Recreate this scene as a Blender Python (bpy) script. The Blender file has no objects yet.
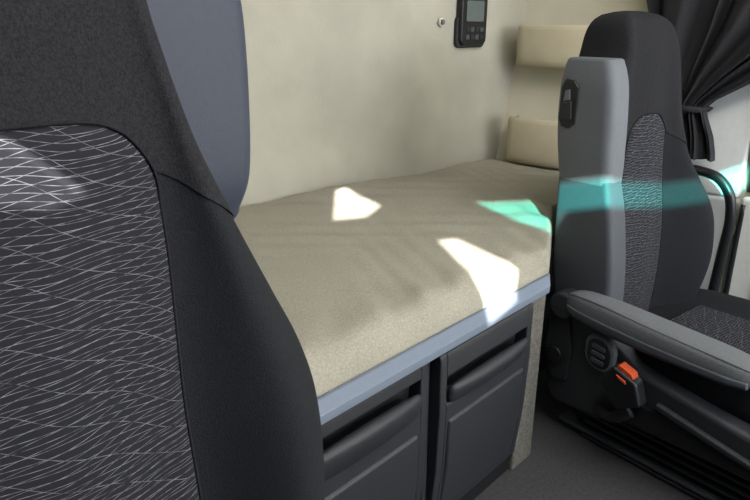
import bpy, bmesh, math, random
from mathutils import Vector, Matrix
random.seed(3)
scene=bpy.context.scene
scene.view_settings.view_transform='Standard'

# ---------------------------------------------------------------- materials
def lin(c):
    return tuple(((x/255)/12.92 if x/255<=.04045 else ((x/255+.055)/1.055)**2.4) for x in c)+(1,)
def mat(name,col,rough=.7,nscale=60,var=.12,bump=.15,bscale=None,metal=0,spec=.4,big=0.0,bigs=3.0):
    m=bpy.data.materials.new(name); m.use_nodes=True
    nt=m.node_tree; N=nt.nodes; L=nt.links
    b=N['Principled BSDF']; c=lin(col)
    b.inputs['Roughness'].default_value=rough; b.inputs['Metallic'].default_value=metal
    b.inputs['Specular IOR Level'].default_value=spec
    tc=N.new('ShaderNodeTexCoord')
    n=N.new('ShaderNodeTexNoise'); n.inputs['Scale'].default_value=nscale; n.inputs['Detail'].default_value=4
    L.new(tc.outputs['Object'],n.inputs['Vector'])
    r=N.new('ShaderNodeValToRGB')
    r.color_ramp.elements[0].position=.3; r.color_ramp.elements[1].position=.7
    r.color_ramp.elements[0].color=tuple(x*(1-var) for x in c[:3])+(1,)
    r.color_ramp.elements[1].color=tuple(min(1,x*(1+var)) for x in c[:3])+(1,)
    L.new(n.outputs['Fac'],r.inputs['Fac'])
    out=r.outputs['Color']
    if big>0:
        n2=N.new('ShaderNodeTexNoise'); n2.inputs['Scale'].default_value=bigs; n2.inputs['Detail'].default_value=3
        L.new(tc.outputs['Object'],n2.inputs['Vector'])
        mx=N.new('ShaderNodeMix'); mx.data_type='RGBA'; mx.blend_type='MULTIPLY'
        mr=N.new('ShaderNodeMapRange'); mr.inputs[1].default_value=.3; mr.inputs[2].default_value=.7
        mr.inputs[3].default_value=1-big; mr.inputs[4].default_value=1.0
        L.new(n2.outputs['Fac'],mr.inputs[0])
        mx.inputs[0].default_value=1
        L.new(out,mx.inputs[6]); L.new(mr.outputs[0],mx.inputs[7]); out=mx.outputs[2]
    L.new(out,b.inputs['Base Color'])
    if bump>0:
        nb=N.new('ShaderNodeTexNoise'); nb.inputs['Scale'].default_value=bscale or nscale*3
        L.new(tc.outputs['Object'],nb.inputs['Vector'])
        bp=N.new('ShaderNodeBump'); bp.inputs['Strength'].default_value=bump; bp.inputs['Distance'].default_value=.004
        L.new(nb.outputs['Fac'],bp.inputs['Height']); L.new(bp.outputs['Normal'],b.inputs['Normal'])
    return m

def pattern_mat():
    m=bpy.data.materials.new('wave_line_fabric'); m.use_nodes=True
    nt=m.node_tree; N=nt.nodes; L=nt.links; b=N['Principled BSDF']
    b.inputs['Roughness'].default_value=.9; b.inputs['Specular IOR Level'].default_value=.12
    uv=N.new('ShaderNodeUVMap'); sp=N.new('ShaderNodeSeparateXYZ'); L.new(uv.outputs[0],sp.inputs[0])
    X=sp.outputs[0]; Z=sp.outputs[1]
    def M(op,a,bb=0.0,cc=None):
        n=N.new('ShaderNodeMath'); n.operation=op
        for i,v in enumerate((a,bb,cc)):
            if v is None: continue
            if isinstance(v,(int,float)): n.inputs[i].default_value=v
            else: L.new(v,n.inputs[i])
        return n.outputs[0]
    nz=N.new('ShaderNodeTexNoise'); nz.inputs['Scale'].default_value=9; nz.inputs['Detail'].default_value=1; L.new(uv.outputs[0],nz.inputs['Vector'])
    wob=M('MULTIPLY',M('SUBTRACT',nz.outputs['Fac'],.5),.020)
    def line(slope,period,amp,freq,ph,w):
        s=M('SINE',M('ADD',M('MULTIPLY',X,freq),M('ADD',M('MULTIPLY',Z,22.0),ph)))
        h=M('ADD',M('ADD',Z,M('MULTIPLY',X,slope)),M('ADD',M('MULTIPLY',s,amp),wob))
        fr=M('FRACT',M('DIVIDE',h,period))
        d=M('ABSOLUTE',M('SUBTRACT',fr,.5))
        return M('LESS_THAN',d,w)
    a=line(-.05,.0062,.0012,60,0,.042)
    c=line(.15,.0084,.0022,48,2.0,.030)
    d=line(-.50,.028,.003,50,1.0,.010)
    f=M('MAXIMUM',M('MAXIMUM',a,c),d)
    n2=N.new('ShaderNodeTexNoise'); n2.inputs['Scale'].default_value=110; L.new(uv.outputs[0],n2.inputs['Vector'])
    f=M('MULTIPLY',f,M('MULTIPLY_ADD',n2.outputs['Fac'],2.4,-.6))
    mx=N.new('ShaderNodeMix'); mx.data_type='RGBA'; mx.clamp_factor=True
    L.new(f,mx.inputs[0]); mx.inputs[6].default_value=lin((36,36,41)); mx.inputs[7].default_value=lin((120,120,127))
    L.new(mx.outputs[2],b.inputs['Base Color'])
    bp=N.new('ShaderNodeBump'); bp.inputs['Strength'].default_value=.2; bp.inputs['Distance'].default_value=.002
    L.new(f,bp.inputs['Height']); L.new(bp.outputs['Normal'],b.inputs['Normal'])
    return m

M_wall=mat('beige_foam_wall',(178,175,161),.9,9,.06,.20,120,big=.13,bigs=4)
M_side=mat('cream_side_wall',(204,199,180),.85,9,.04,.1,120)
M_pocket=mat('tan_shelf_plastic',(180,170,145),.7,20,.04,.08,150)
M_matt=mat('grey_beige_mattress_fabric',(152,148,135),.95,300,.18,.45,500,big=.08,bigs=7)
M_trim=mat('blue_grey_plastic',(108,118,134),.45,80,.03,.05,300)
M_draw=mat('dark_grey_drawer_plastic',(40,42,47),.5,200,.10,.25,500)
M_drawd=mat('black_recess_plastic',(18,19,22),.6,100,.1,.1,400)
M_bolster=mat('black_bolster_fabric',(31,32,36),.9,400,.25,.3,700,spec=.15)
M_head=mat('charcoal_headrest_fabric',(38,38,41),.95,380,.35,.35,700,spec=.12)
M_pat=pattern_mat()
M_shell=mat('slate_grey_plastic',(48,53,67),.6,150,.04,.15,500)
M_shell2=mat('warm_grey_module_plastic',(96,100,106),.6,150,.04,.15,500)
M_sidep=mat('grey_side_panel',(70,74,81),.6,150,.06,.15,500)
M_lowp=mat('dark_grey_lower_panel',(66,70,77),.6,150,.06,.15,500)
M_black=mat('black_plastic',(29,30,33),.35,120,.1,.08,500)
M_blackm=mat('matt_black_plastic',(40,42,46),.6,120,.12,.15,400)
M_house=mat('dark_moulded_plastic',(46,48,53),.5,150,.10,.2,500)
M_arm=mat('grey_armrest_fabric',(94,96,100),.85,300,.14,.3,600)
M_red=mat('orange_red_button',(200,80,40),.5,50,.04,0)
M_floor=mat('dark_grey_floor_covering',(66,66,68),.85,120,.2,.3,300,big=.2)
M_mat=mat('black_carpet_mat',(24,24,26),.98,500,.4,.6,900,spec=.1)
M_panel=mat('grey_carpet_panel',(100,98,91),.95,160,.35,.5,360)
M_curt=mat('black_curtain_cloth',(40,40,44),.85,200,.2,.2,500,spec=.3)
M_lgrey=mat('light_grey_trim_plastic',(214,216,216),.6,60,.03,.06,300)
M_door=mat('pale_door_plastic',(218,220,216),.6,60,.03,.06,300)
M_screen=mat('grey_screen',(96,104,104),.25,20,.05,0)
M_ceil=mat('pale_ceiling_lining',(190,186,174),.95,30,.04,.1)
def tint(name,c):
    m=bpy.data.materials.new(name); m.use_nodes=True; nt=m.node_tree
    nt.nodes.clear(); o=nt.nodes.new('ShaderNodeOutputMaterial'); t=nt.nodes.new('ShaderNodeBsdfTransparent')
    t.inputs[0].default_value=c; nt.links.new(t.outputs[0],o.inputs[0]); return m
M_tint=tint('teal_tinted_film',(.08,.56,.50,1))
M_sundim=tint('sun_dimming_filter',(.36,.36,.36,1))  # grey filter added to weaken the sun patch on the driver seat
def glass():
    m=bpy.data.materials.new('clear_window_glass'); m.use_nodes=True; nt=m.node_tree
    nt.nodes.clear(); o=nt.nodes.new('ShaderNodeOutputMaterial'); t=nt.nodes.new('ShaderNodeBsdfTransparent')
    g=nt.nodes.new('ShaderNodeBsdfGlossy'); g.inputs['Roughness'].default_value=.05; x=nt.nodes.new('ShaderNodeMixShader'); x.inputs[0].default_value=.06
    t.inputs[0].default_value=(.93,.96,.95,1)
    nt.links.new(t.outputs[0],x.inputs[1]); nt.links.new(g.outputs[0],x.inputs[2]); nt.links.new(x.outputs[0],o.inputs[0]); return m
M_glass=glass()

# ---------------------------------------------------------------- helpers
def empty(name,loc,label,cat,**k):
    o=bpy.data.objects.new(name,None); o.empty_display_size=.05; o.location=loc
    scene.collection.objects.link(o); o['label']=label; o['category']=cat
    for a,b in k.items(): o[a]=b
    return o
def mk(name,verts,faces,m,parent=None,smooth=True,local=False,uvs=None,sub=0,bevel=0,label=None,cat=None,kind=None,thick=0):
    me=bpy.data.meshes.new(name)
    off=Vector((0,0,0))
    if parent is not None and not local:
        off=Vector(parent.location)
        if parent.parent: off=off+Vector(parent.parent.location)
    me.from_pydata([tuple(Vector(v)-off) for v in verts],[],faces)
    bm=bmesh.new(); bm.from_mesh(me)
    if uvs is None: bmesh.ops.recalc_face_normals(bm,faces=bm.faces)
    bm.to_mesh(me); bm.free()
    if uvs is not None:
        ul=me.uv_layers.new(name='UVMap')
        for lp in me.loops: ul.data[lp.index].uv=uvs[lp.vertex_index]
    me.materials.append(m)
    for p in me.polygons: p.use_smooth=smooth
    o=bpy.data.objects.new(name,me); scene.collection.objects.link(o)
    if parent is not None: o.parent=parent
    if thick:
        s=o.modifiers.new('s','SOLIDIFY'); s.thickness=thick; s.offset=0
    if bevel:
        b=o.modifiers.new('b','BEVEL'); b.width=bevel; b.segments=3; b.limit_method='ANGLE'; b.angle_limit=math.radians(35)
        w=o.modifiers.new('w','WEIGHTED_NORMAL'); w.keep_sharp=False
    if sub:
        s=o.modifiers.new('u','SUBSURF'); s.levels=sub; s.render_levels=sub
    if label: o['label']=label
    if cat: o['category']=cat
    if kind: o['kind']=kind
    return o
def hexa(name,pts,m,parent=None,bevel=.004,**k):
    f=[(0,3,2,1),(4,5,6,7),(0,1,5,4),(1,2,6,5),(2,3,7,6),(3,0,4,7)]
    return mk(name,pts,f,m,parent,smooth=bevel>0,bevel=bevel,**k)
def box(name,a,b,m,parent=None,bevel=.004,**k):
    x0,y0,z0=a; x1,y1,z1=b
    return hexa(name,[(x0,y0,z0),(x1,y0,z0),(x1,y1,z0),(x0,y1,z0),(x0,y0,z1),(x1,y0,z1),(x1,y1,z1),(x0,y1,z1)],m,parent,bevel,**k)
def prism(name,poly,axis,a,b,m,parent=None,bevel=.004,**k):
    def P(p,t):
        if axis=='x': return (t,p[0],p[1])
        if axis=='y': return (p[0],t,p[1])
        return (p[0],p[1],t)
    n=len(poly)
    v=[P(p,a) for p in poly]+[P(p,b) for p in poly]
    f=[tuple(range(n))[::-1],tuple(range(n,2*n))]+[(i,(i+1)%n,n+(i+1)%n,n+i) for i in range(n)]
    return mk(name,v,f,m,parent,smooth=bevel>0,bevel=bevel,**k)
def tube(name,path,r,m,parent=None,n=12,flat=1.0,**k):
    pts=[Vector(p) for p in path]
    q=[]
    P=[pts[0]*2-pts[1]]+pts+[pts[-1]*2-pts[-2]]
    for i in range(1,len(P)-2):
        for s in range(8):
            t=s/8
            q.append(.5*((2*P[i])+(-P[i-1]+P[i+1])*t+(2*P[i-1]-5*P[i]+4*P[i+1]-P[i+2])*t*t+(-P[i-1]+3*P[i]-3*P[i+1]+P[i+2])*t**3))
    q.append(pts[-1])
    V=[];F=[]
    up=Vector((1,0.01,0.02)).normalized()
    for i,p in enumerate(q):
        d=(q[min(i+1,len(q)-1)]-q[max(i-1,0)]).normalized()
        a=d.cross(up)
        if a.length<.05: a=d.cross(Vector((0,0,1)))
        a.normalize(); b=d.cross(a).normalized()
        for j in range(n):
            t=2*math.pi*j/n
            V.append(p+a*math.cos(t)*r+b*math.sin(t)*r*flat)
    for i in range(len(q)-1):
        for j in range(n):
            F.append((i*n+j,i*n+(j+1)%n,(i+1)*n+(j+1)%n,(i+1)*n+j))
    F.append(tuple(range(n))[::-1]); F.append(tuple((len(q)-1)*n+j for j in range(n)))
    return mk(name,V,F,m,parent,**k)
def structure(o): o['kind']='structure'; return o

# ---------------------------------------------------------------- room shell
XR0=2.02; YF=-2.3; HC=2.4
def xr(z): return XR0+max(0,z-.53)*.21
def yb(x): return 1.593-.155*x
def wall_with_holes(name,outer,holes,to3,m):
    bm=bmesh.new(); edges=[]
    for loop in [outer]+holes:
        vs=[bm.verts.new(to3(p)) for p in loop]
        for i in range(len(vs)): edges.append(bm.edges.new((vs[i],vs[(i+1)%len(vs)])))
    bmesh.ops.triangle_fill(bm,use_beauty=True,use_dissolve=False,edges=edges)
    me=bpy.data.meshes.new(name); bm.to_mesh(me); bm.free(); me.materials.append(m)
    o=bpy.data.objects.new(name,me); scene.collection.objects.link(o); return structure(o)

structure(box('floor',(-.5,YF,-.04),(2.6,1.7,0),M_floor,bevel=0))
structure(box('ceiling',(-.55,YF-.05,HC),(2.6,1.75,HC+.04),M_ceil,bevel=0))
structure(hexa('wall_back',[(-.5,yb(-.5),0),(2.5,yb(2.5),0),(2.5,yb(2.5)+.05,0),(-.5,yb(-.5)+.05,0),
    (-.5,yb(-.5),HC),(2.5,yb(2.5),HC),(2.5,yb(2.5)+.05,HC),(-.5,yb(-.5)+.05,HC)],M_wall,bevel=0))
WIN=[(-.75,.56),(.40,.56),(.43,.62),(.43,1.0),(.36,1.5),(-.55,1.5)]
wall_with_holes('wall_right',[(YF,0),(1.4,0),(1.4,.53),(1.4,HC),(YF,HC),(YF,.53)],[WIN],
    lambda p:(xr(p[1]),p[0],p[1]),M_side)
wall_with_holes('wall_front',[(-.5,0),(2.6,0),(2.6,HC),(-.5,HC)],
    [[(.35,.7),(2.2,.7),(2.1,1.95),(.4,1.95)]],lambda p:(p[0],YF,p[1]),M_blackm)
A=[(-.42,1.531),(-.416,1.66),(-.453,1.688),(-.593,1.645),(-.535,1.579)]  # openings traced back along the sun to cast patches on mattress and seats
B=[(-.762,1.561),(-.823,1.587),(-.97,1.546),(-.952,1.473),(-.853,1.389),(-.848,1.44)]
T=[(-.965,1.775),(-1.19,1.850),(-1.32,1.880),(-1.75,2.060),(-2.1,2.26),(-2.1,2.20),(-1.75,1.997),(-1.32,1.816),(-1.197,1.781),(-1.157,1.708),(-1.069,1.729)]
D=[(.02,1.33),(-.13,1.342),(-.185,1.325),(-.155,1.295),(.02,1.24)]
wall_with_holes('sun_mask_wall',[(YF,0),(1.7,0),(1.7,HC),(YF,HC)],[A,B,T,D],lambda p:(-.5,p[0],p[1]),M_blackm)  # unseen wall added as a sun mask, openings shaped for the light patches
structure(mk('sun_tint_pane',[(-.505,y,z) for y,z in T],[tuple(range(len(T)))],M_tint,smooth=False))  # unseen teal pane added to colour the sun band on seat and mattress
structure(mk('window_2',[(xr(z)+.01,y,z) for y,z in WIN],[tuple(range(6))],M_glass,smooth=False))
structure(mk('sun_dimming_pane',[(-.505,y,z) for y,z in D],[tuple(range(len(D)))],M_sundim,smooth=False))  # unseen grey pane added to dim the driver seat sun patch

structure(box('door_1',(1.985,-.8,.03),(2.02,.44,.54),M_door,bevel=.012))
structure(tube('trim_1',[(2.01,.40,.545),(2.01,-.2,.545),(2.02,-.75,.56)],.014,M_black))
structure(tube('trim_2',[(2.03,.425,.55),(2.045,.44,.75),(2.10,.44,1.0),(2.17,.40,1.35)],.014,M_black))
structure(hexa('trim_3',[(1.985,.45,.0),(2.05,.45,.0),(2.05,.62,.0),(1.985,.62,.0),
   (1.995,.45,.53),(2.06,.45,.53),(2.06,.62,.53),(1.995,.62,.53)],M_lgrey,bevel=.012))
structure(hexa('trim_4',[(1.995,.45,.53),(2.05,.45,.53),(2.05,.62,.53),(1.995,.62,.53),
   (2.155,.46,1.25),(2.20,.46,1.25),(2.20,.62,1.25),(2.155,.62,1.25)],M_lgrey,bevel=.012))
structure(box('trim_5',(1.978,-.7,.10),(1.9845,.36,.30),M_sidep,bevel=.003))
structure(tube('trim_6',[(1.99,.425,.05),(1.985,.43,.30),(1.99,.43,.52)],.008,M_black))

# ---------------------------------------------------------------- side shelves
def pocket(z0,z1,y0,y1,label):
    e=empty('wall_shelf',(1.96,(y0+y1)/2,z0),label,'shelf',group='side wall shelf pockets')
    xf=1.935+ (z0-.5)*.12
    n=10
    path=[(xr(z0),y1)]
    for i in range(n+1):
        t=i/n*math.pi/2
        path.append((xf+.040-.040*math.sin(t), y1-.040*(1-math.cos(t))))
    path.append((xf,y0))
    V=[];F=[]
    q=9
    for (x,y) in path:
        V+= [(x+.022,y,z0),(x+.010,y,z0+.008),(x+.003,y,z0+.024),(x,y,z0+.05),(x-.001,y,z1-.016),(x+.001,y,z1-.004),(x+.005,y,z1),(x+.012,y,z1),(x+.014,y,z1-.012)]
    for i in range(len(path)-1):
        for j in range(q-1): F.append((i*q+j,(i+1)*q+j,(i+1)*q+j+1,i*q+j+1))
    mk('shelf_front',V,F,M_pocket,e,thick=.002)
    poly=[(x+.021,y-.004) for x,y in path]+[(xr(z0)+.0,y0)]
    prism('shelf_base',poly,'z',z0,z0+.01,M_side,e,bevel=0)
pocket(.540,.700,.80,1.205,'tan plastic side pocket shelf just above the mattress end')
pocket(.866,1.0,.80,1.215,'tan plastic upper side pocket shelf with curved corner')

# ---------------------------------------------------------------- wall control panel + hook
cp=empty('control_panel',(1.86,yb(1.86),.93),'glossy black bunk control panel with grey screen on beige wall','control panel')
def wallround(name,x0,x1,z0,z1,r,d0,d1,m,par,bevel=.003):
    pts=[]
    for cx,cz,a0 in ((x1-r,z1-r,0),(x0+r,z1-r,90),(x0+r,z0+r,180),(x1-r,z0+r,270)):
        for i in range(5):
            t=math.radians(a0+22.5*i); pts.append((cx+r*math.cos(t),cz+r*math.sin(t)))
    n=len(pts)
    V=[(x,yb(x)-d0,z) for x,z in pts]+[(x,yb(x)-d1,z) for x,z in pts]
    F=[tuple(range(n))[::-1],tuple(range(n,2*n))]+[(i,(i+1)%n,n+(i+1)%n,n+i) for i in range(n)]
    return mk(name,V,F,m,par,smooth=True,bevel=bevel)
wallround('holder',1.776,1.909,.930,1.03,.018,.001,.014,M_blackm,cp)
wallround('housing',1.783,1.902,.938,1.12,.020,.001,.026,M_black,cp,.005)
wallround('screen',1.803,1.882,1.012,1.076,.006,.024,.0285,M_screen,cp,.001)
for i in range(4):
    for j in range(2):
        x=1.803+i*.0215; z=.956+j*.024
        wallround('button',x,x+.016,z,z+.015,.005,.024,.0290,M_blackm if (i+j)%2 else M_sidep,cp,.001)
hk=empty('wall_hook',(1.715,yb(1.715),1.0),'small round pale plastic fastening plug on beige wall','wall fastener')
def disc(name,c,r,d,m,par,ax='y',n=20,bevel=.002):
    pts=[(math.cos(2*math.pi*i/n)*r,math.sin(2*math.pi*i/n)*r) for i in range(n)]
    if ax=='y': return prism(name,[(c[0]+a,c[2]+b) for a,b in pts],'y',c[1]-d,c[1],m,par,bevel)
    return prism(name,[(c[1]+a,c[2]+b) for a,b in pts],'x',c[0]-d,c[0],m,par,bevel)
disc('base',(1.715,yb(1.715)-.003,1.01),.014,.006,M_side,hk)
disc('peg',(1.715,yb(1.715)-.008,1.01),.008,.008,M_shell2,hk)

# ---------------------------------------------------------------- bunk
def sm(t): t=max(0,min(1,t)); return t*t*(3-2*t)
def yfront(x):
    y=.612+.178*(1-sm((x-.435)/.06))
    if x>1.2: y=max(y,min(.775,x/1.978))
    return y
def mattress():
    xs=[]; x0,x1=-.42,1.985
    x=x0
    while x<x1-1e-6:
        xs.append(x)
        st=.012
        if .42<x<.51 or 1.19<x<1.56 or x<x0+.06 or x>x1-.09: st=.005
        x+=st
    xs.append(x1)
    vs=[0,.002,.005,.010,.016,.024,.033,.044,.058,.075,.09]
    nmid=80
    V=[];F=[]
    H=.084; zb=.457
    nx=len(xs)-1
    for x in xs:
        yf=yfront(x); y1=yb(x)-.004
        L=y1-yf
        rr=.050-.040*sm((x-1.17)/.04)
        ys=[yf+d for d in vs]+[yf+.09+(L-.09-.045)*k/nmid for k in range(1,nmid)]+[y1-d for d in (.045,.033,.022,.013,.006,0)]
        rowlen=len(ys)
        for y in ys:
            dx=min(x-x0,x1-x); d0=y-yf; d1=y1-y
            def pr(d,r):
                t=min(1,d/r); return math.sqrt(max(0,1-(1-t)**2))
            h=pr(dx,.04)*pr(d0,rr)*pr(d1,.04)
            z=zb+.022+(H-.022)*h
            z+= .0016*math.sin(x*7+y*3)*h+.0012*math.sin(x*15-y*11)*h
            z+= .0020*math.sin(x*52+y*34+3*math.sin(y*6))*h*(.1+.9*math.sin(x*4+y*7)**2)
            z+= .0014*math.sin(x*90-y*60+4*math.sin(x*7))*h*(math.sin(x*6-y*5)**2)
            z+= .0030*math.sin(x*60-y*30+4*math.sin(x*5))*h*math.exp(-((d0-.05)/.06)**2)
            z+= .006*h*math.exp(-((d1-.05)/.05)**2)*math.sin(x*11)
            V.append((x,y,z))
    for i in range(nx):
        for j in range(rowlen-1):
            a=i*rowlen+j; F.append((a,a+rowlen,a+rowlen+1,a+1))
    top=len(V)
    rim=[i*rowlen for i in range(nx+1)]+[nx*rowlen+j for j in range(1,rowlen)]+[i*rowlen+rowlen-1 for i in range(nx-1,-1,-1)]+[j for j in range(rowlen-2,0,-1)]
    for r in rim: x,y,z=V[r]; V.append((x,y,zb))
    n=len(rim)
    for k in range(n): F.append((rim[k],rim[(k+1)%n],top+(k+1)%n,top+k))
    F.append(tuple(top+k for k in range(n)))
    return mk('mattress',V,F,M_matt,None,smooth=True,label='grey-beige fabric bunk mattress lying along the rear wall',cat='mattress')
mattress()

rl=empty('bunk_rail',(.9,.60,.44),'pale blue-grey plastic edge rail along the mattress front','bed rail')
def railpart(name,prof,m):
    n=len(prof)
    V=[(.475,y,z) for y,z in prof]+[(1.170+(y-.585)*1.6,y,z) for y,z in prof]
    F=[tuple(range(n))[::-1],tuple(range(n,2*n))]+[(i,(i+1)%n,n+(i+1)%n,n+i) for i in range(n)]
    return mk(name,V,F,m,rl,bevel=.001)
railpart('upper_board',[(.586,.464),(.586,.474),(.604,.487),(.6105,.487),(.6105,.464)],M_trim)
railpart('lower_board',[(.588,.4632),(.6105,.4632),(.6105,.457),(.588,.457)],M_trim)
bf=empty('bed_platform',(.8,1.1,0),'black bunk platform carrying the mattress','bed frame')
prism('deck',[(-.42,.80),(1.97,.80),(1.97,1.27),(-.42,1.64)],'z',.40,.4555,M_blackm,bf,bevel=0)
box('support_panel',(-.42,.80,.0),(1.97,.815,.399),M_blackm,bf,bevel=0)
prism('partition_panel',[(1.130,.615),(1.212,.615),(1.285,.660),(1.285,.795),(1.130,.795)],'z',.001,.454,M_panel,None,bevel=.005,label='grey textured carpet panel at the end of the drawers',cat='panel')

def drawer(x0,x1,hz,hh,label,yfr=.6):
    e=empty('drawer',((x0+x1)/2,.64,.05),label,'drawer',group='storage drawers under the bunk')
    zt,zb_=.452,.06
    top=[(yfr+.012,zt),(yfr+.003,zt-.004),(yfr+.0,zt-.014)]
    bot=[(yfr-.001,hz-.045),(yfr+.003,zb_+.14),(yfr+.016,zb_+.01),(yfr+.020,zb_),(.790,zb_),(.790,zt)]
    prof=top+[(yfr,hz+.024),(yfr+.005,hz+.020),(yfr+.026,hz+.008),(yfr+.028,hz-.026),(yfr+.008,hz-.030),(yfr+.0,hz-.036)]+bot
    m=(x0+.020,x1-.020)
    prism('drawer_front',prof,'x',m[0],m[1],M_draw,e,bevel=.0015)
    prof2=top+[(yfr,hz)]+bot
    prism('side_stile',prof2,'x',x0,m[0],M_draw,e,bevel=.003)
    prism('side_stile',prof2,'x',m[1],x1,M_draw,e,bevel=.003)
    st=[]
    L=m[1]-m[0]
    for i in range(17):
        t=i/16; x=m[0]+.003+(L-.006)*t
        s=min(1,math.sin(math.pi*max(.02,min(.98,t)))**.35)
        st.append((x,s))
    base=[(-.004,.010),(-.014,.010),(-.022,.004),(-.024,-.006),(-.018,-.014-hh*.5),(-.008,-.016-hh),(.000,-.022-hh),(.010,-.018-hh),(.008,-.004)]
    cz=-.006-hh*.5
    V=[];F=[];n=len(base)
    for x,s in st:
        for dy,dz in base: V.append((x,yfr+(dy if dy>0 else dy*s),hz+cz+(dz-cz)*(.55+.45*s)))
    for k in range(len(st)-1):
        for j in range(n): F.append((k*n+j,k*n+(j+1)%n,(k+1)*n+(j+1)%n,(k+1)*n+j))
    F.append(tuple(range(n))); F.append(tuple((len(st)-1)*n+j for j in range(n)))
    mk('handle',V,F,M_draw,e,sub=1)
    prism('lower_panel',[(yfr-.005,hz-.050-hh),(yfr-.003,zb_+.14),(yfr+.012,zb_+.03),(yfr+.03,zb_+.03),(yfr+.02,hz-.044-hh)],'x',m[0]+.006,m[1]-.006,M_draw,e,bevel=.007)
drawer(.460,.778,.396,.036,'near-black plastic under-bunk drawer with long recessed pull handle',.602)
drawer(.801,1.120,.378,.022,'near-black plastic under-bunk drawer stepped forward near the walkway',.592)
e=empty('cabinet_post',(.79,.64,0),'black plastic divider between under-bunk drawers','cabinet divider')
box('post',(.7825,.612,.06),(.7965,.650,.452),M_draw,e)
structure(box('baseboard_back',(.46,.626,.0),(1.125,.654,.055),M_drawd,bevel=.003))

# ---------------------------------------------------------------- seats
LVD=[(.22,.220,.475,.045,.60),(.31,.243,.468,.060,.625),(.41,.258,.470,.062,.64),(.50,.260,.478,.060,.65),(.56,.250,.488,.054,.66),(.62,.229,.500,.044,.67),
(.69,.205,.516,.030,.685),(.78,.178,.538,.012,.70),(.88,.162,.558,.002,.71),(.95,.156,.573,-.002,.712),(.99,.140,.588,-.006,.708),(1.012,.115,.602,-.008,.70),(1.024,.085,.62,-.008,.69)]
LVP=[(.22,.235,.535,.040,.63),(.31,.278,.528,.058,.635),(.41,.306,.524,.066,.64),(.50,.304,.528,.064,.645),(.56,.280,.534,.058,.65),(.62,.238,.544,.044,.66),
(.69,.188,.554,.026,.675),(.78,.152,.562,.010,.70),(.88,.142,.572,.002,.71),(.95,.137,.582,-.002,.712),(.99,.126,.592,-.006,.708),(1.012,.111,.604,-.008,.70),(1.024,.087,.62,-.008,.69)]
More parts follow.
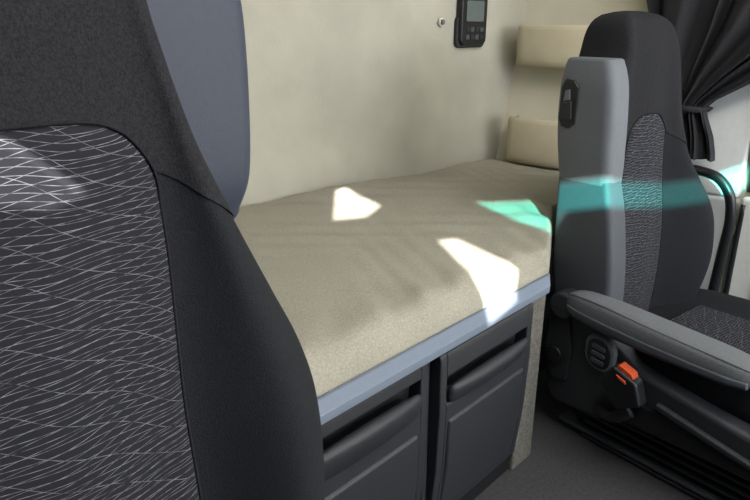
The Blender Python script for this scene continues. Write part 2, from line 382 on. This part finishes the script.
def seat(P,rot,dz,side,label,passenger):
    LV=LVP if passenger else LVD
    bin_,bout=(.35,1.0) if passenger else (1,1)
    col_mod=M_shell2 if passenger else M_shell
    SH=.065 if passenger else .03
    CO=.05 if passenger else 0.0
    th=math.radians(rot)
    loc=(P[0]+.65*math.sin(th),P[1]-.65*math.cos(th),0)
    e=empty('truck_seat',loc,label,'seat',group='cab seats')
    e.rotation_euler=(0,0,th)
    def par(z):
        if z<=LV[0][0]: return LV[0][1:]
        if z>=LV[-1][0]: return LV[-1][1:]
        for i in range(len(LV)-1):
            if LV[i][0]<=z<=LV[i+1][0]:
                a=LV[i];b=LV[i+1];t=(z-a[0])/(b[0]-a[0])
                p0=LV[max(0,i-1)];p3=LV[min(len(LV)-1,i+2)]
                out=[]
                for k in range(1,5):
                    m1=(b[k]-p0[k])/(b[0]-p0[0])*(b[0]-a[0]); m2=(p3[k]-a[k])/(p3[0]-a[0])*(b[0]-a[0])
                    out.append((2*t**3-3*t*t+1)*a[k]+(t**3-2*t*t+t)*m1+(-2*t**3+3*t*t)*b[k]+(t**3-t*t)*m2)
                return out
    def ctrl(z):
        hw,yf,b,y2=par(z)
        if passenger: xin,xout,lim=.135,.060,.66
        else:
            xin=xout=.102+.022*sm((z-.5)/.26); lim=.72
        hwl=min(hw,.205) if passenger else hw
        if passenger: hwl*=1-.20*sm((z-.86)/.10)
        a=min(xin,hwl*lim); c=min(xout,hw*lim)
        xl=(a+hwl)/2+.005; xm=(c+hw)/2+.01
        bl=b*bin_; br=b*bout; o=(c-a)/2
        return [(-hwl,(yf+y2)/2),(-hwl*.97,yf-bl*.35+.015),(-xl,yf-bl),(-a,yf+.001),(o,yf-.004),(c,yf+.001),(xm,yf-br),(hw*.97,yf-br*.35+.015),(hw,(yf+y2)/2),(hw*.86,y2),(0,y2+.015),(-hwl*.86,y2)]
    def S(u,z,off=0):
        c=ctrl(z); n=12
        def at(u):
            i=int(math.floor(u))%n; t=u-math.floor(u)
            p=[c[(i+k-1)%n] for k in range(4)]
            return [.5*(2*p[1][k]+(-p[0][k]+p[2][k])*t+(2*p[0][k]-5*p[1][k]+4*p[2][k]-p[3][k])*t*t+(-p[0][k]+3*p[1][k]-3*p[2][k]+p[3][k])*t**3) for k in range(2)]
        x,y=at(u)
        if off:
            x2,y2=at(u+.02); x1,y1=at(u-.02)
            tx,ty=x2-x1,y2-y1; l=math.hypot(tx,ty) or 1
            x+=ty/l*off; y-=tx/l*off
        return (x,y,z)
    def ztop(u):
        t=min(abs(u-4),1.0)
        return .806-.050*t**5 if not passenger else .806-.045*t**3
    def zb_u(u):
        d=abs(u-4)
        if d<=1: return ztop(u)
        if d>6: d=12-d
        return max(.70,.756-.03*(d-1))
    def W(p): return (p[0]*side,p[1],p[2]+dz)
    nu=96
    def loft(name,zlo,zhi,nz,m,capb=False,capt=False,off=0):
        V=[];F=[]
        for k in range(nz+1):
            for j in range(nu):
                u=j/nu*12; a=zlo(u); b=zhi(u); z=a+(b-a)*k/nz
                V.append(W(S(u,z,off)))
        for k in range(nz):
            for j in range(nu): F.append((k*nu+j,k*nu+(j+1)%nu,(k+1)*nu+(j+1)%nu,(k+1)*nu+j))
        if capb: F.append(tuple(range(nu)))
        if capt:
            base=nz*nu; cy_=.655
            prev=[base+j for j in range(nu)]
            for s,zz in ((.6,.006),(.25,.0085)):
                idx=[]
                for j in range(nu):
                    x,y,z=V[base+j]
                    V.append((x*s,cy_+(y-cy_)*s,z+zz)); idx.append(len(V)-1)
                for j in range(nu): F.append((prev[j],prev[(j+1)%nu],idx[(j+1)%nu],idx[j]))
                prev=idx
            F.append(tuple(prev))
        return mk(name,V,F,m,e,local=True)
    loft('backrest',lambda u:.22,zb_u,60,M_bolster,capb=True)
    loft('headrest',zb_u,lambda u:1.024,36,M_head,capt=True,off=.002)
    V=[];F=[];UV=[]; n1,n2=40,90
    for k in range(n2+1):
        for j in range(n1+1):
            u=3+2*j/n1; a=.24; b=ztop(u)-.002; z=a+(b-a)*k/n2
            eu=min(j,n1-j)/n1*2; ev=min(k,n2-k)/n2*2
            off=.001+.007*(1-(1-min(1,eu*5))**2)*(1-(1-min(1,ev*14))**2)
            p=W(S(u,z,off)); V.append(p); UV.append((p[0]*side,p[2]-dz))
    for k in range(n2):
        for j in range(n1):
            a=k*(n1+1)+j; F.append((a,a+1,a+n1+2,a+n1+1))
    mk('backrest_insert',V,F,M_pat,e,local=True,uvs=UV,label='charcoal fabric insert with fine white wavy lines')
    seam=[W(S(3,z,.002)) for z in [x*.04+.24 for x in range(13)]]+[W(S(3+2*j/12,ztop(3+2*j/12),.003)) for j in range(13)]+[W(S(5,z,.002)) for z in [.72-x*.04 for x in range(13)]]
    tube('seam_piping',seam,.0014,M_bolster,e,n=6,local=True)
    # rear shell
    V=[];F=[]
    q=.58 if passenger else .90
    yo=-.030 if passenger else 0
    lv=[(.26,.20,.60,.66),(.34,.245,.615,.695),(.5,.258,.635,.715),(.66,.225,.655,.728),(.80,.19,.67,.735),(.92,.17,.68,.735),(.98,.13,.69,.728)]
    for z,h,ya,yb2 in lv:
        h=h*q if z<.9 else h*(.9 if not passenger else .65)
        V+=[W(p) for p in [(-h,ya+yo,z),(-h,yb2-.02+yo,z),(-h*.85,yb2+yo,z),(0,yb2+.012+yo,z),(h*.85,yb2+yo,z),(h,yb2-.02+yo,z),(h,ya+yo,z),(0,ya+yo,z)]]
    for k in range(len(lv)-1):
        for j in range(8): F.append((k*8+j,k*8+(j+1)%8,(k+1)*8+(j+1)%8,(k+1)*8+j))
    F.append(tuple(range(8))); F.append(tuple((len(lv)-1)*8+j for j in range(8)))
    mk('rear_shell',V,F,M_shell,e,local=True,sub=2)
    def rrect(xa,xb,ya,yb2,r,n=5):
        out=[]
        for cx,cy,a0 in ((-xb+r,ya+r,180),(-xa-r*.4,ya+r*.4,270),(-xa-r*.4,yb2-r*.4,0),(-xb+r,yb2-r,90)):
            rr=r if a0 in (180,90) else r*.4
            for i in range(n+1):
                t=math.radians(a0+90*i/n)
                out.append((cx+rr*math.cos(t),cy+rr*math.sin(t)))
        return out
    def ringloft(name,lv,m,r,capr,label=None):
        V=[];F=[]
        def cr(a,b,c,d,t): return .5*(2*b+(-a+c)*t+(2*a-5*b+4*c-d)*t*t+(-a+3*b-3*c+d)*t**3)
        fine=[]
        for i in range(len(lv)-1):
            p=[lv[max(0,i-1)],lv[i],lv[i+1],lv[min(len(lv)-1,i+2)]]
            for s in range(5): fine.append(tuple(cr(p[0][k],p[1][k],p[2][k],p[3][k],s/5) for k in range(5)))
        fine.append(lv[-1])
        def ins(l,d,dzz):
            z,xa,xb,ya,yb2=l; return (z+dzz,xa+d*.5,xb-d,ya+d,yb2-d)
        bot=[ins(fine[0],capr*(1-math.sin(a)),-capr*math.cos(a)) for a in (0.15,.5,.9,1.25)]
        topc=[ins(fine[-1],capr*(1-math.sin(a)),capr*math.cos(a)) for a in (1.25,.9,.5,.15)]
        allr=bot+fine+topc
        n=None
        for z,xa,xb,ya,yb2 in allr:
            rg=rrect(xa,xb,ya,yb2,min(r,(xb-xa)*.48)); n=len(rg)
            V.extend([W((a,b,z)) for a,b in rg])
        for k in range(len(allr)-1):
            for j in range(n): F.append((k*n+j,k*n+(j+1)%n,(k+1)*n+(j+1)%n,(k+1)*n+j))
        F.append(tuple(range(n))); F.append(tuple((len(allr)-1)*n+j for j in range(n)))
        return mk(name,V,F,m,e,local=True,label=label)
    if passenger:
        lv=[(.664,.15,.214,.532,.668),(.70,.147,.215,.533,.674),(.74,.145,.216,.536,.680),(.80,.145,.216,.539,.686),(.87,.145,.214,.546,.688),(.905,.145,.210,.555,.686),(.925,.148,.206,.562,.682)]
        mod=ringloft('belt_module',lv,col_mod,.022,.008,'grey plastic shoulder housing for the seat belt')
    else:
        lv=[(.68,.18,.266,.595,.715),(.72,.165,.276,.585,.732),(.80,.155,.282,.585,.736),(.89,.15,.285,.590,.737),(.935,.152,.282,.598,.735)]
        mod=ringloft('belt_module',lv,col_mod,.022,.020,'slate plastic shoulder housing for the seat belt')
    def SB(name,a,b,m,parent,bev=.004):
        x0,y0,z0=a;x1,y1,z1=b
        return box(name,(min(x0*side,x1*side),y0,z0+dz),(max(x0*side,x1*side),y1,z1+dz),m,parent,bev,local=True)
    def SP(name,poly,xa,xb,m,bev=.006,parent=e,**k):
        return prism(name,[(y,z+dz) for y,z in poly],'x',min(xa*side,xb*side),max(xa*side,xb*side),m,parent,bev,local=True,**k)
    if passenger:
        SP('belt_slot',[(.628,.79),(.645,.778),(.666,.782),(.673,.80),(.673,.87),(.664,.888),(.640,.885),(.628,.87)],-.2185,-.205,M_black,.003,mod)
        SP('belt_guide',[(.636,.80),(.664,.797),(.666,.835),(.640,.842)],-.2235,-.217,M_blackm,.003,mod)
        SP('belt_tongue',[(.645,.842),(.662,.838),(.660,.862),(.648,.866)],-.2215,-.217,M_shell2,.002,mod)
        ringloft('side_panel',[(.31,.155,.204,.500,.628),(.36,.15,.213,.490,.645),(.45,.15,.216,.493,.656),(.54,.15,.216,.505,.660),(.61,.15,.215,.518,.664),(.668,.155,.212,.532,.667)],M_lowp,.016,.006)
    else:
        SB('belt_slot',(-.290,.68,.80),(-.278,.725,.885),M_black,mod,.006)
    # seat cushion
    V=[];F=[]
    st=[(.56,.20,.285),(.50,.225,.30),(.40,.24,.30),(.25,.245,.302),(.10,.245,.308),(.0,.24,.308),(-.04,.23,.30),(-.06,.21,.27)]
    for y,h,z in st:
        V+=[W((a+CO,b,c)) for a,b,c in [(-h,y,.18),(-h-.01,y,z-.02),(-h+.01,y,z+.018),(-h+.06,y,z+.016),(-.11,y,z),(0,y,z-.003),(.11,y,z),(h-.06,y,z+.016),(h-.01,y,z+.018),(h+.01,y,z-.02),(h,y,.18)]]
    for k in range(len(st)-1):
        for j in range(10): F.append((k*11+j,k*11+j+1,(k+1)*11+j+1,(k+1)*11+j))
        F.append((k*11+10,k*11,(k+1)*11,(k+1)*11+10))
    F.append(tuple(range(11))); F.append(tuple((len(st)-1)*11+j for j in range(11)))
    mk('seat_cushion',V,F,M_bolster,e,local=True,sub=2)
    V=[];F=[];UV=[]
    for k in range(21):
        for j in range(13):
            x=-.105+.21*j/12; y=.44-.42*k/20
            V.append(W((x+CO,y,.306+.004*math.sin(math.pi*j/12)))); UV.append((x,y))
    for k in range(20):
        for j in range(12):
            a=k*13+j; F.append((a,a+1,a+14,a+13))
    mk('cushion_insert',V,F,M_pat,e,local=True,uvs=UV)
    SP('cushion_pan',[(.56,.14),(.58,.20),(.54,.235),(.1,.235),(-.05,.24),(-.07,.20),(-.04,.15)],-.24+CO,.24+CO,M_blackm)
    SP('suspension_base',[(.55,-dz+.002),(.57,.09),(.55,.135),(-.02,.135),(-.05,.09),(-.03,-dz+.002)],-.225+CO,.225+CO,M_black)
    for i in range(6):
        z=-dz+ (.13+dz)*(i+.5)/6
        SB('bellows_rib',(-.244+CO,-.02,z-.006),(-.223+CO,.53,z+.004),M_house,e,.004)
    x1=-.300+SH; x0=-.262+SH
    def rp(y0,y1,z0,z1,r,sl=.0):
        out=[]
        for cy,cz,a0 in ((y1-r,z1-r,0),(y0+r,z1-r,90),(y0+r,z0+r,180),(y1-r,z0+r,270)):
            for i in range(5):
                t=math.radians(a0+90*i/4); y=cy+r*math.cos(t); z=cz+r*math.sin(t)
                out.append((y,z+sl*(y-y0)))
        return out
    if passenger:
        by=.640
        SP('side_housing',[(.48,.10),(.60,.09),(by-.015,.12),(by,.22),(by-.004,.33),(.618,.372),(.57,.378),(.50,.350),(.455,.310),(.40,.275),(.25,.252),(.02,.215),(-.06,.19),(-.07,.16),(-.02,.145),(.20,.135),(.40,.125)],x1,x0+.04,M_house,.016)
        SP('recliner_cover',[(.56,.17),(.60,.16),(.626,.19),(.632,.25),(.626,.315),(.60,.345),(.57,.335),(.555,.26)],x1-.010,x1+.004,M_blackm,.006)
        SP('recliner_knob',[(.596+.022*math.cos(t*math.pi/8),.235+.022*math.sin(t*math.pi/8)) for t in range(16)],x1-.022,x1-.009,M_black,.004)
        cpn=SP('control_plate',rp(.440,.515,.238,.325,.032,.12),x1-.018,x1+.002,M_shell2,.005)
        SP('control_recess',rp(.4475,.5075,.2465,.3165,.026,.12),x1-.0195,x1-.017,M_black,.001,parent=cpn)
        for k in range(3):
            SP('control_button',rp(.460,.495,.258+k*.018,.270+k*.018,.005,.12),x1-.023,x1-.019,M_sidep,.002,parent=cpn)
        SP('lower_step_cover',[(.44,.14),(.44,.195),(.30,.205),(.02,.175),(-.05,.165),(-.05,.15)],x1-.012,x1+.004,M_black,.006)
        SP('adjusting_lever',[(.33,.228),(.335,.212),(.22,.190),(.13,.175),(.12,.188),(.21,.205)],x1-.020,x1-.004,M_blackm,.005)
        bx=x1-.022
        def T2(pts,s=1.25,c=(.405,.22),d=(-.012,.022)):
            return [((y-c[0])*s+c[0]+d[0],(z-c[1])*s+c[1]+d[1]) for y,z in pts]
        bk=SP('seat_belt_buckle',T2([(.452,.224),(.425,.262),(.380,.246),(.366,.205),(.410,.180)]),bx-.036,bx,M_black,.007,label='black seat belt buckle with orange-red release button')
        SP('release_button',T2([(.420,.2600),(.416,.267),(.391,.258),(.387,.249),(.402,.246)]),bx-.030,bx-.006,M_red,.002,parent=bk)
        SP('buckle_face',T2([(.416,.250),(.398,.244),(.396,.238),(.409,.242)]),bx-.0385,bx-.034,M_red,.001,parent=bk)
        tube('buckle_strap',[W((bx-.012,.375,.19)),W((bx-.008,.42,.15)),W((bx+.010,.47,.14))],.014,M_blackm,e,local=True,flat=.4)
        SP('floor_rail',[(.60,.02),(.60,.032),(-.15,.032),(-.15,.02)],-.262+SH,-.222+SH,M_sidep,.004)
        st=[(.575,.390,.016,.012),(.565,.390,.025,.022),(.54,.388,.032,.030),(.47,.380,.038,.034),(.38,.370,.042,.032),(.28,.361,.045,.029),(.205,.355,.045,.026),(.170,.351,.037,.021),(.152,.348,.020,.013)]
        V=[];F=[];n=20
        for y,z,hw,hh in st:
            xc=-.250+.047*(.64-y)/.45
            for j in range(n):
                t=2*math.pi*j/n
                c,s=math.cos(t),math.sin(t)
                V.append(W((xc+hw*math.copysign(abs(c)**.5,c),y,z+hh*math.copysign(abs(s)**.6,s))))
        for k in range(len(st)-1):
            for j in range(n): F.append((k*n+j,k*n+(j+1)%n,(k+1)*n+(j+1)%n,(k+1)*n+j))
        F.append(tuple(range(n))); F.append(tuple((len(st)-1)*n+j for j in range(n)))
        ar=mk('armrest',V,F,M_arm,e,local=True,sub=1,label='grey padded fold-down armrest with dark underside')
        V=[];F=[]
        for y,z,hw,hh in st[1:-1]:
            xc=-.250+.047*(.64-y)/.45
            hw+=.003
            pts=[(-hw,.0-hh*.25),(-hw*.99,-hh*.75),(-hw*.8,-hh*1.10),(hw*.8,-hh*1.10),(hw*.99,-hh*.75),(hw,-hh*.25)]
            V+=[W((xc+a,y,z+b)) for a,b in pts]
        for k in range(len(st)-3):
            for j in range(6): F.append((k*6+j,k*6+(j+1)%6,(k+1)*6+(j+1)%6,(k+1)*6+j))
        F.append(tuple(range(6))); F.append(tuple((len(st)-3)*6+j for j in range(6)))
        mk('armrest_tray',V,F,M_sidep,ar,local=True,bevel=.003)
        seamp=[]
        for y,z,hw,hh in st[1:-1]:
            xc=-.250+.047*(.64-y)/.45; seamp.append(W((xc-hw*.82,y,z+hh*.84)))
        tube('armrest_seam',seamp,.0012,M_shell2,ar,n=6,local=True)
        SP('armrest_pivot',[(.585+.034*math.cos(t*math.pi/10),.370+.034*math.sin(t*math.pi/10)) for t in range(20)],-.262,-.205,M_house,.008)
    return e
seat((1.575,.65),-8,0,1,'dark patterned passenger seat with grey armrest beside the bunk',True)
seat((.15,.65),0,.12,-1,'dark driver seat with white wave-patterned fabric and slate shell',False)

# ---------------------------------------------------------------- curtain
def curtain():
    rows=[(1.22,.44,.38),(1.07,.49,.30),(.99,.515,.25),(.92,.55,.19),(.86,.587,.120),(.80,.618,.060),(.775,.626,.046),(.75,.622,.052),(.70,.610,.066),(.66,.604,.074),(.635,.602,.078)]
    n=200; V=[];F=[]; R=len(rows)
    sub=6; rr=[]
    for i in range(R-1):
        for s in range(sub):
            t=s/sub
            rr.append(tuple(rows[i][k]*(1-t)+rows[i+1][k]*t for k in range(3)))
    rr.append(rows[-1])
    for (z,yc,h) in rr:
        for j in range(n+1):
            u=j/n*2-1
            amp=.015+.018*sm((h-.06)/.2)
            x=xr(z)-.080-amp*math.sin(u*20+.8*math.sin(z*6)+.6*math.sin(u*5))-.005*math.sin(u*49+z*12)
            y=yc+u*h+ .10*h*math.sin(u*9)
            V.append((x,y,z))
    for i in range(len(rr)-1):
        for j in range(n):
            a=i*(n+1)+j; F.append((a,a+1,a+n+2,a+n+1))
    e=empty('curtain',(2.0,.6,.575),'black cloth cab curtain gathered with a tie strap','curtain')
    mk('curtain_cloth',V,F,M_curt,e)
    tube('curtain_tie',[(2.045,.674,.778),(1.985,.674,.776),(1.962,.626,.774),(1.985,.580,.772),(2.045,.578,.772)],.009,M_curt,e,flat=.5)
curtain()

gh=empty('grab_handle',(1.97,.45,.19),'black curved tubular grab handle beside passenger door','grab handle')
tube('handle_bar',[(1.985,.60,.598),(1.965,.56,.603),(1.953,.50,.592),(1.949,.462,.55),(1.949,.448,.48),(1.952,.452,.38),(1.957,.458,.27),(1.962,.462,.19),(1.975,.465,.16)],.0145,M_black,gh)
disc('mounting_foot',(1.993,.605,.598),.026,.012,M_blackm,gh,'x')
disc('mounting_foot',(1.984,.467,.16),.026,.010,M_blackm,gh,'x')

mk('floor_mat',[(.62,-.3,.001),(1.02,-.3,.001),(1.12,.35,.001),(1.08,.50,.001),(.62,.56,.001),(.62,-.3,.012),(1.02,-.3,.012),(1.12,.35,.012),(1.08,.50,.012),(.62,.56,.012)],
   [(4,3,2,1,0),(5,6,7,8,9),(0,1,6,5),(1,2,7,6),(2,3,8,7),(3,4,9,8),(4,0,5,9)],M_mat,None,smooth=False,bevel=.003,label='black carpet mat lying on the cab floor',cat='floor mat')

# ---------------------------------------------------------------- light
w=bpy.data.worlds.new('World'); scene.world=w; w.use_nodes=True
bg=w.node_tree.nodes['Background']; bg.inputs[0].default_value=(.88,.94,1,1); bg.inputs[1].default_value=2.0
sd=bpy.data.lights.new('sun','SUN'); sd.energy=36; sd.angle=math.radians(.45); sd.color=(1,.97,.9)
so=bpy.data.objects.new('sun',sd); scene.collection.objects.link(so)
so.rotation_euler=Vector((.7,.7,-.45)).to_track_quat('-Z','Y').to_euler()
def area(name,loc,to,sx,sy,p,c):
    d=bpy.data.lights.new(name,'AREA'); d.shape='RECTANGLE'; d.size=sx; d.size_y=sy; d.energy=p; d.color=c
    o=bpy.data.objects.new(name,d); scene.collection.objects.link(o); o.location=loc
    o.rotation_euler=(Vector(to)-Vector(loc)).to_track_quat('-Z','Y').to_euler(); return o
area('windscreen_daylight',(1.2,-2.2,1.35),(1.0,.8,.6),2.2,1.4,80,(.96,.98,1))
area('roof_fill_light',(.8,-.1,2.35),(1.1,.8,.5),1.5,1.0,42,(1,.985,.95))  # added overhead fill lamp, the ceiling has no hatch

cd=bpy.data.cameras.new('camera'); cam=bpy.data.objects.new('camera',cd); scene.collection.objects.link(cam)
cam.location=(0,0,1.0)
Fv=Vector((.687,.646,-.334)); 
cam.rotation_euler=Fv.to_track_quat('-Z','Y').to_euler()
cd.sensor_width=36; cd.lens=36*634/750; cd.clip_start=.02
scene.camera=cam
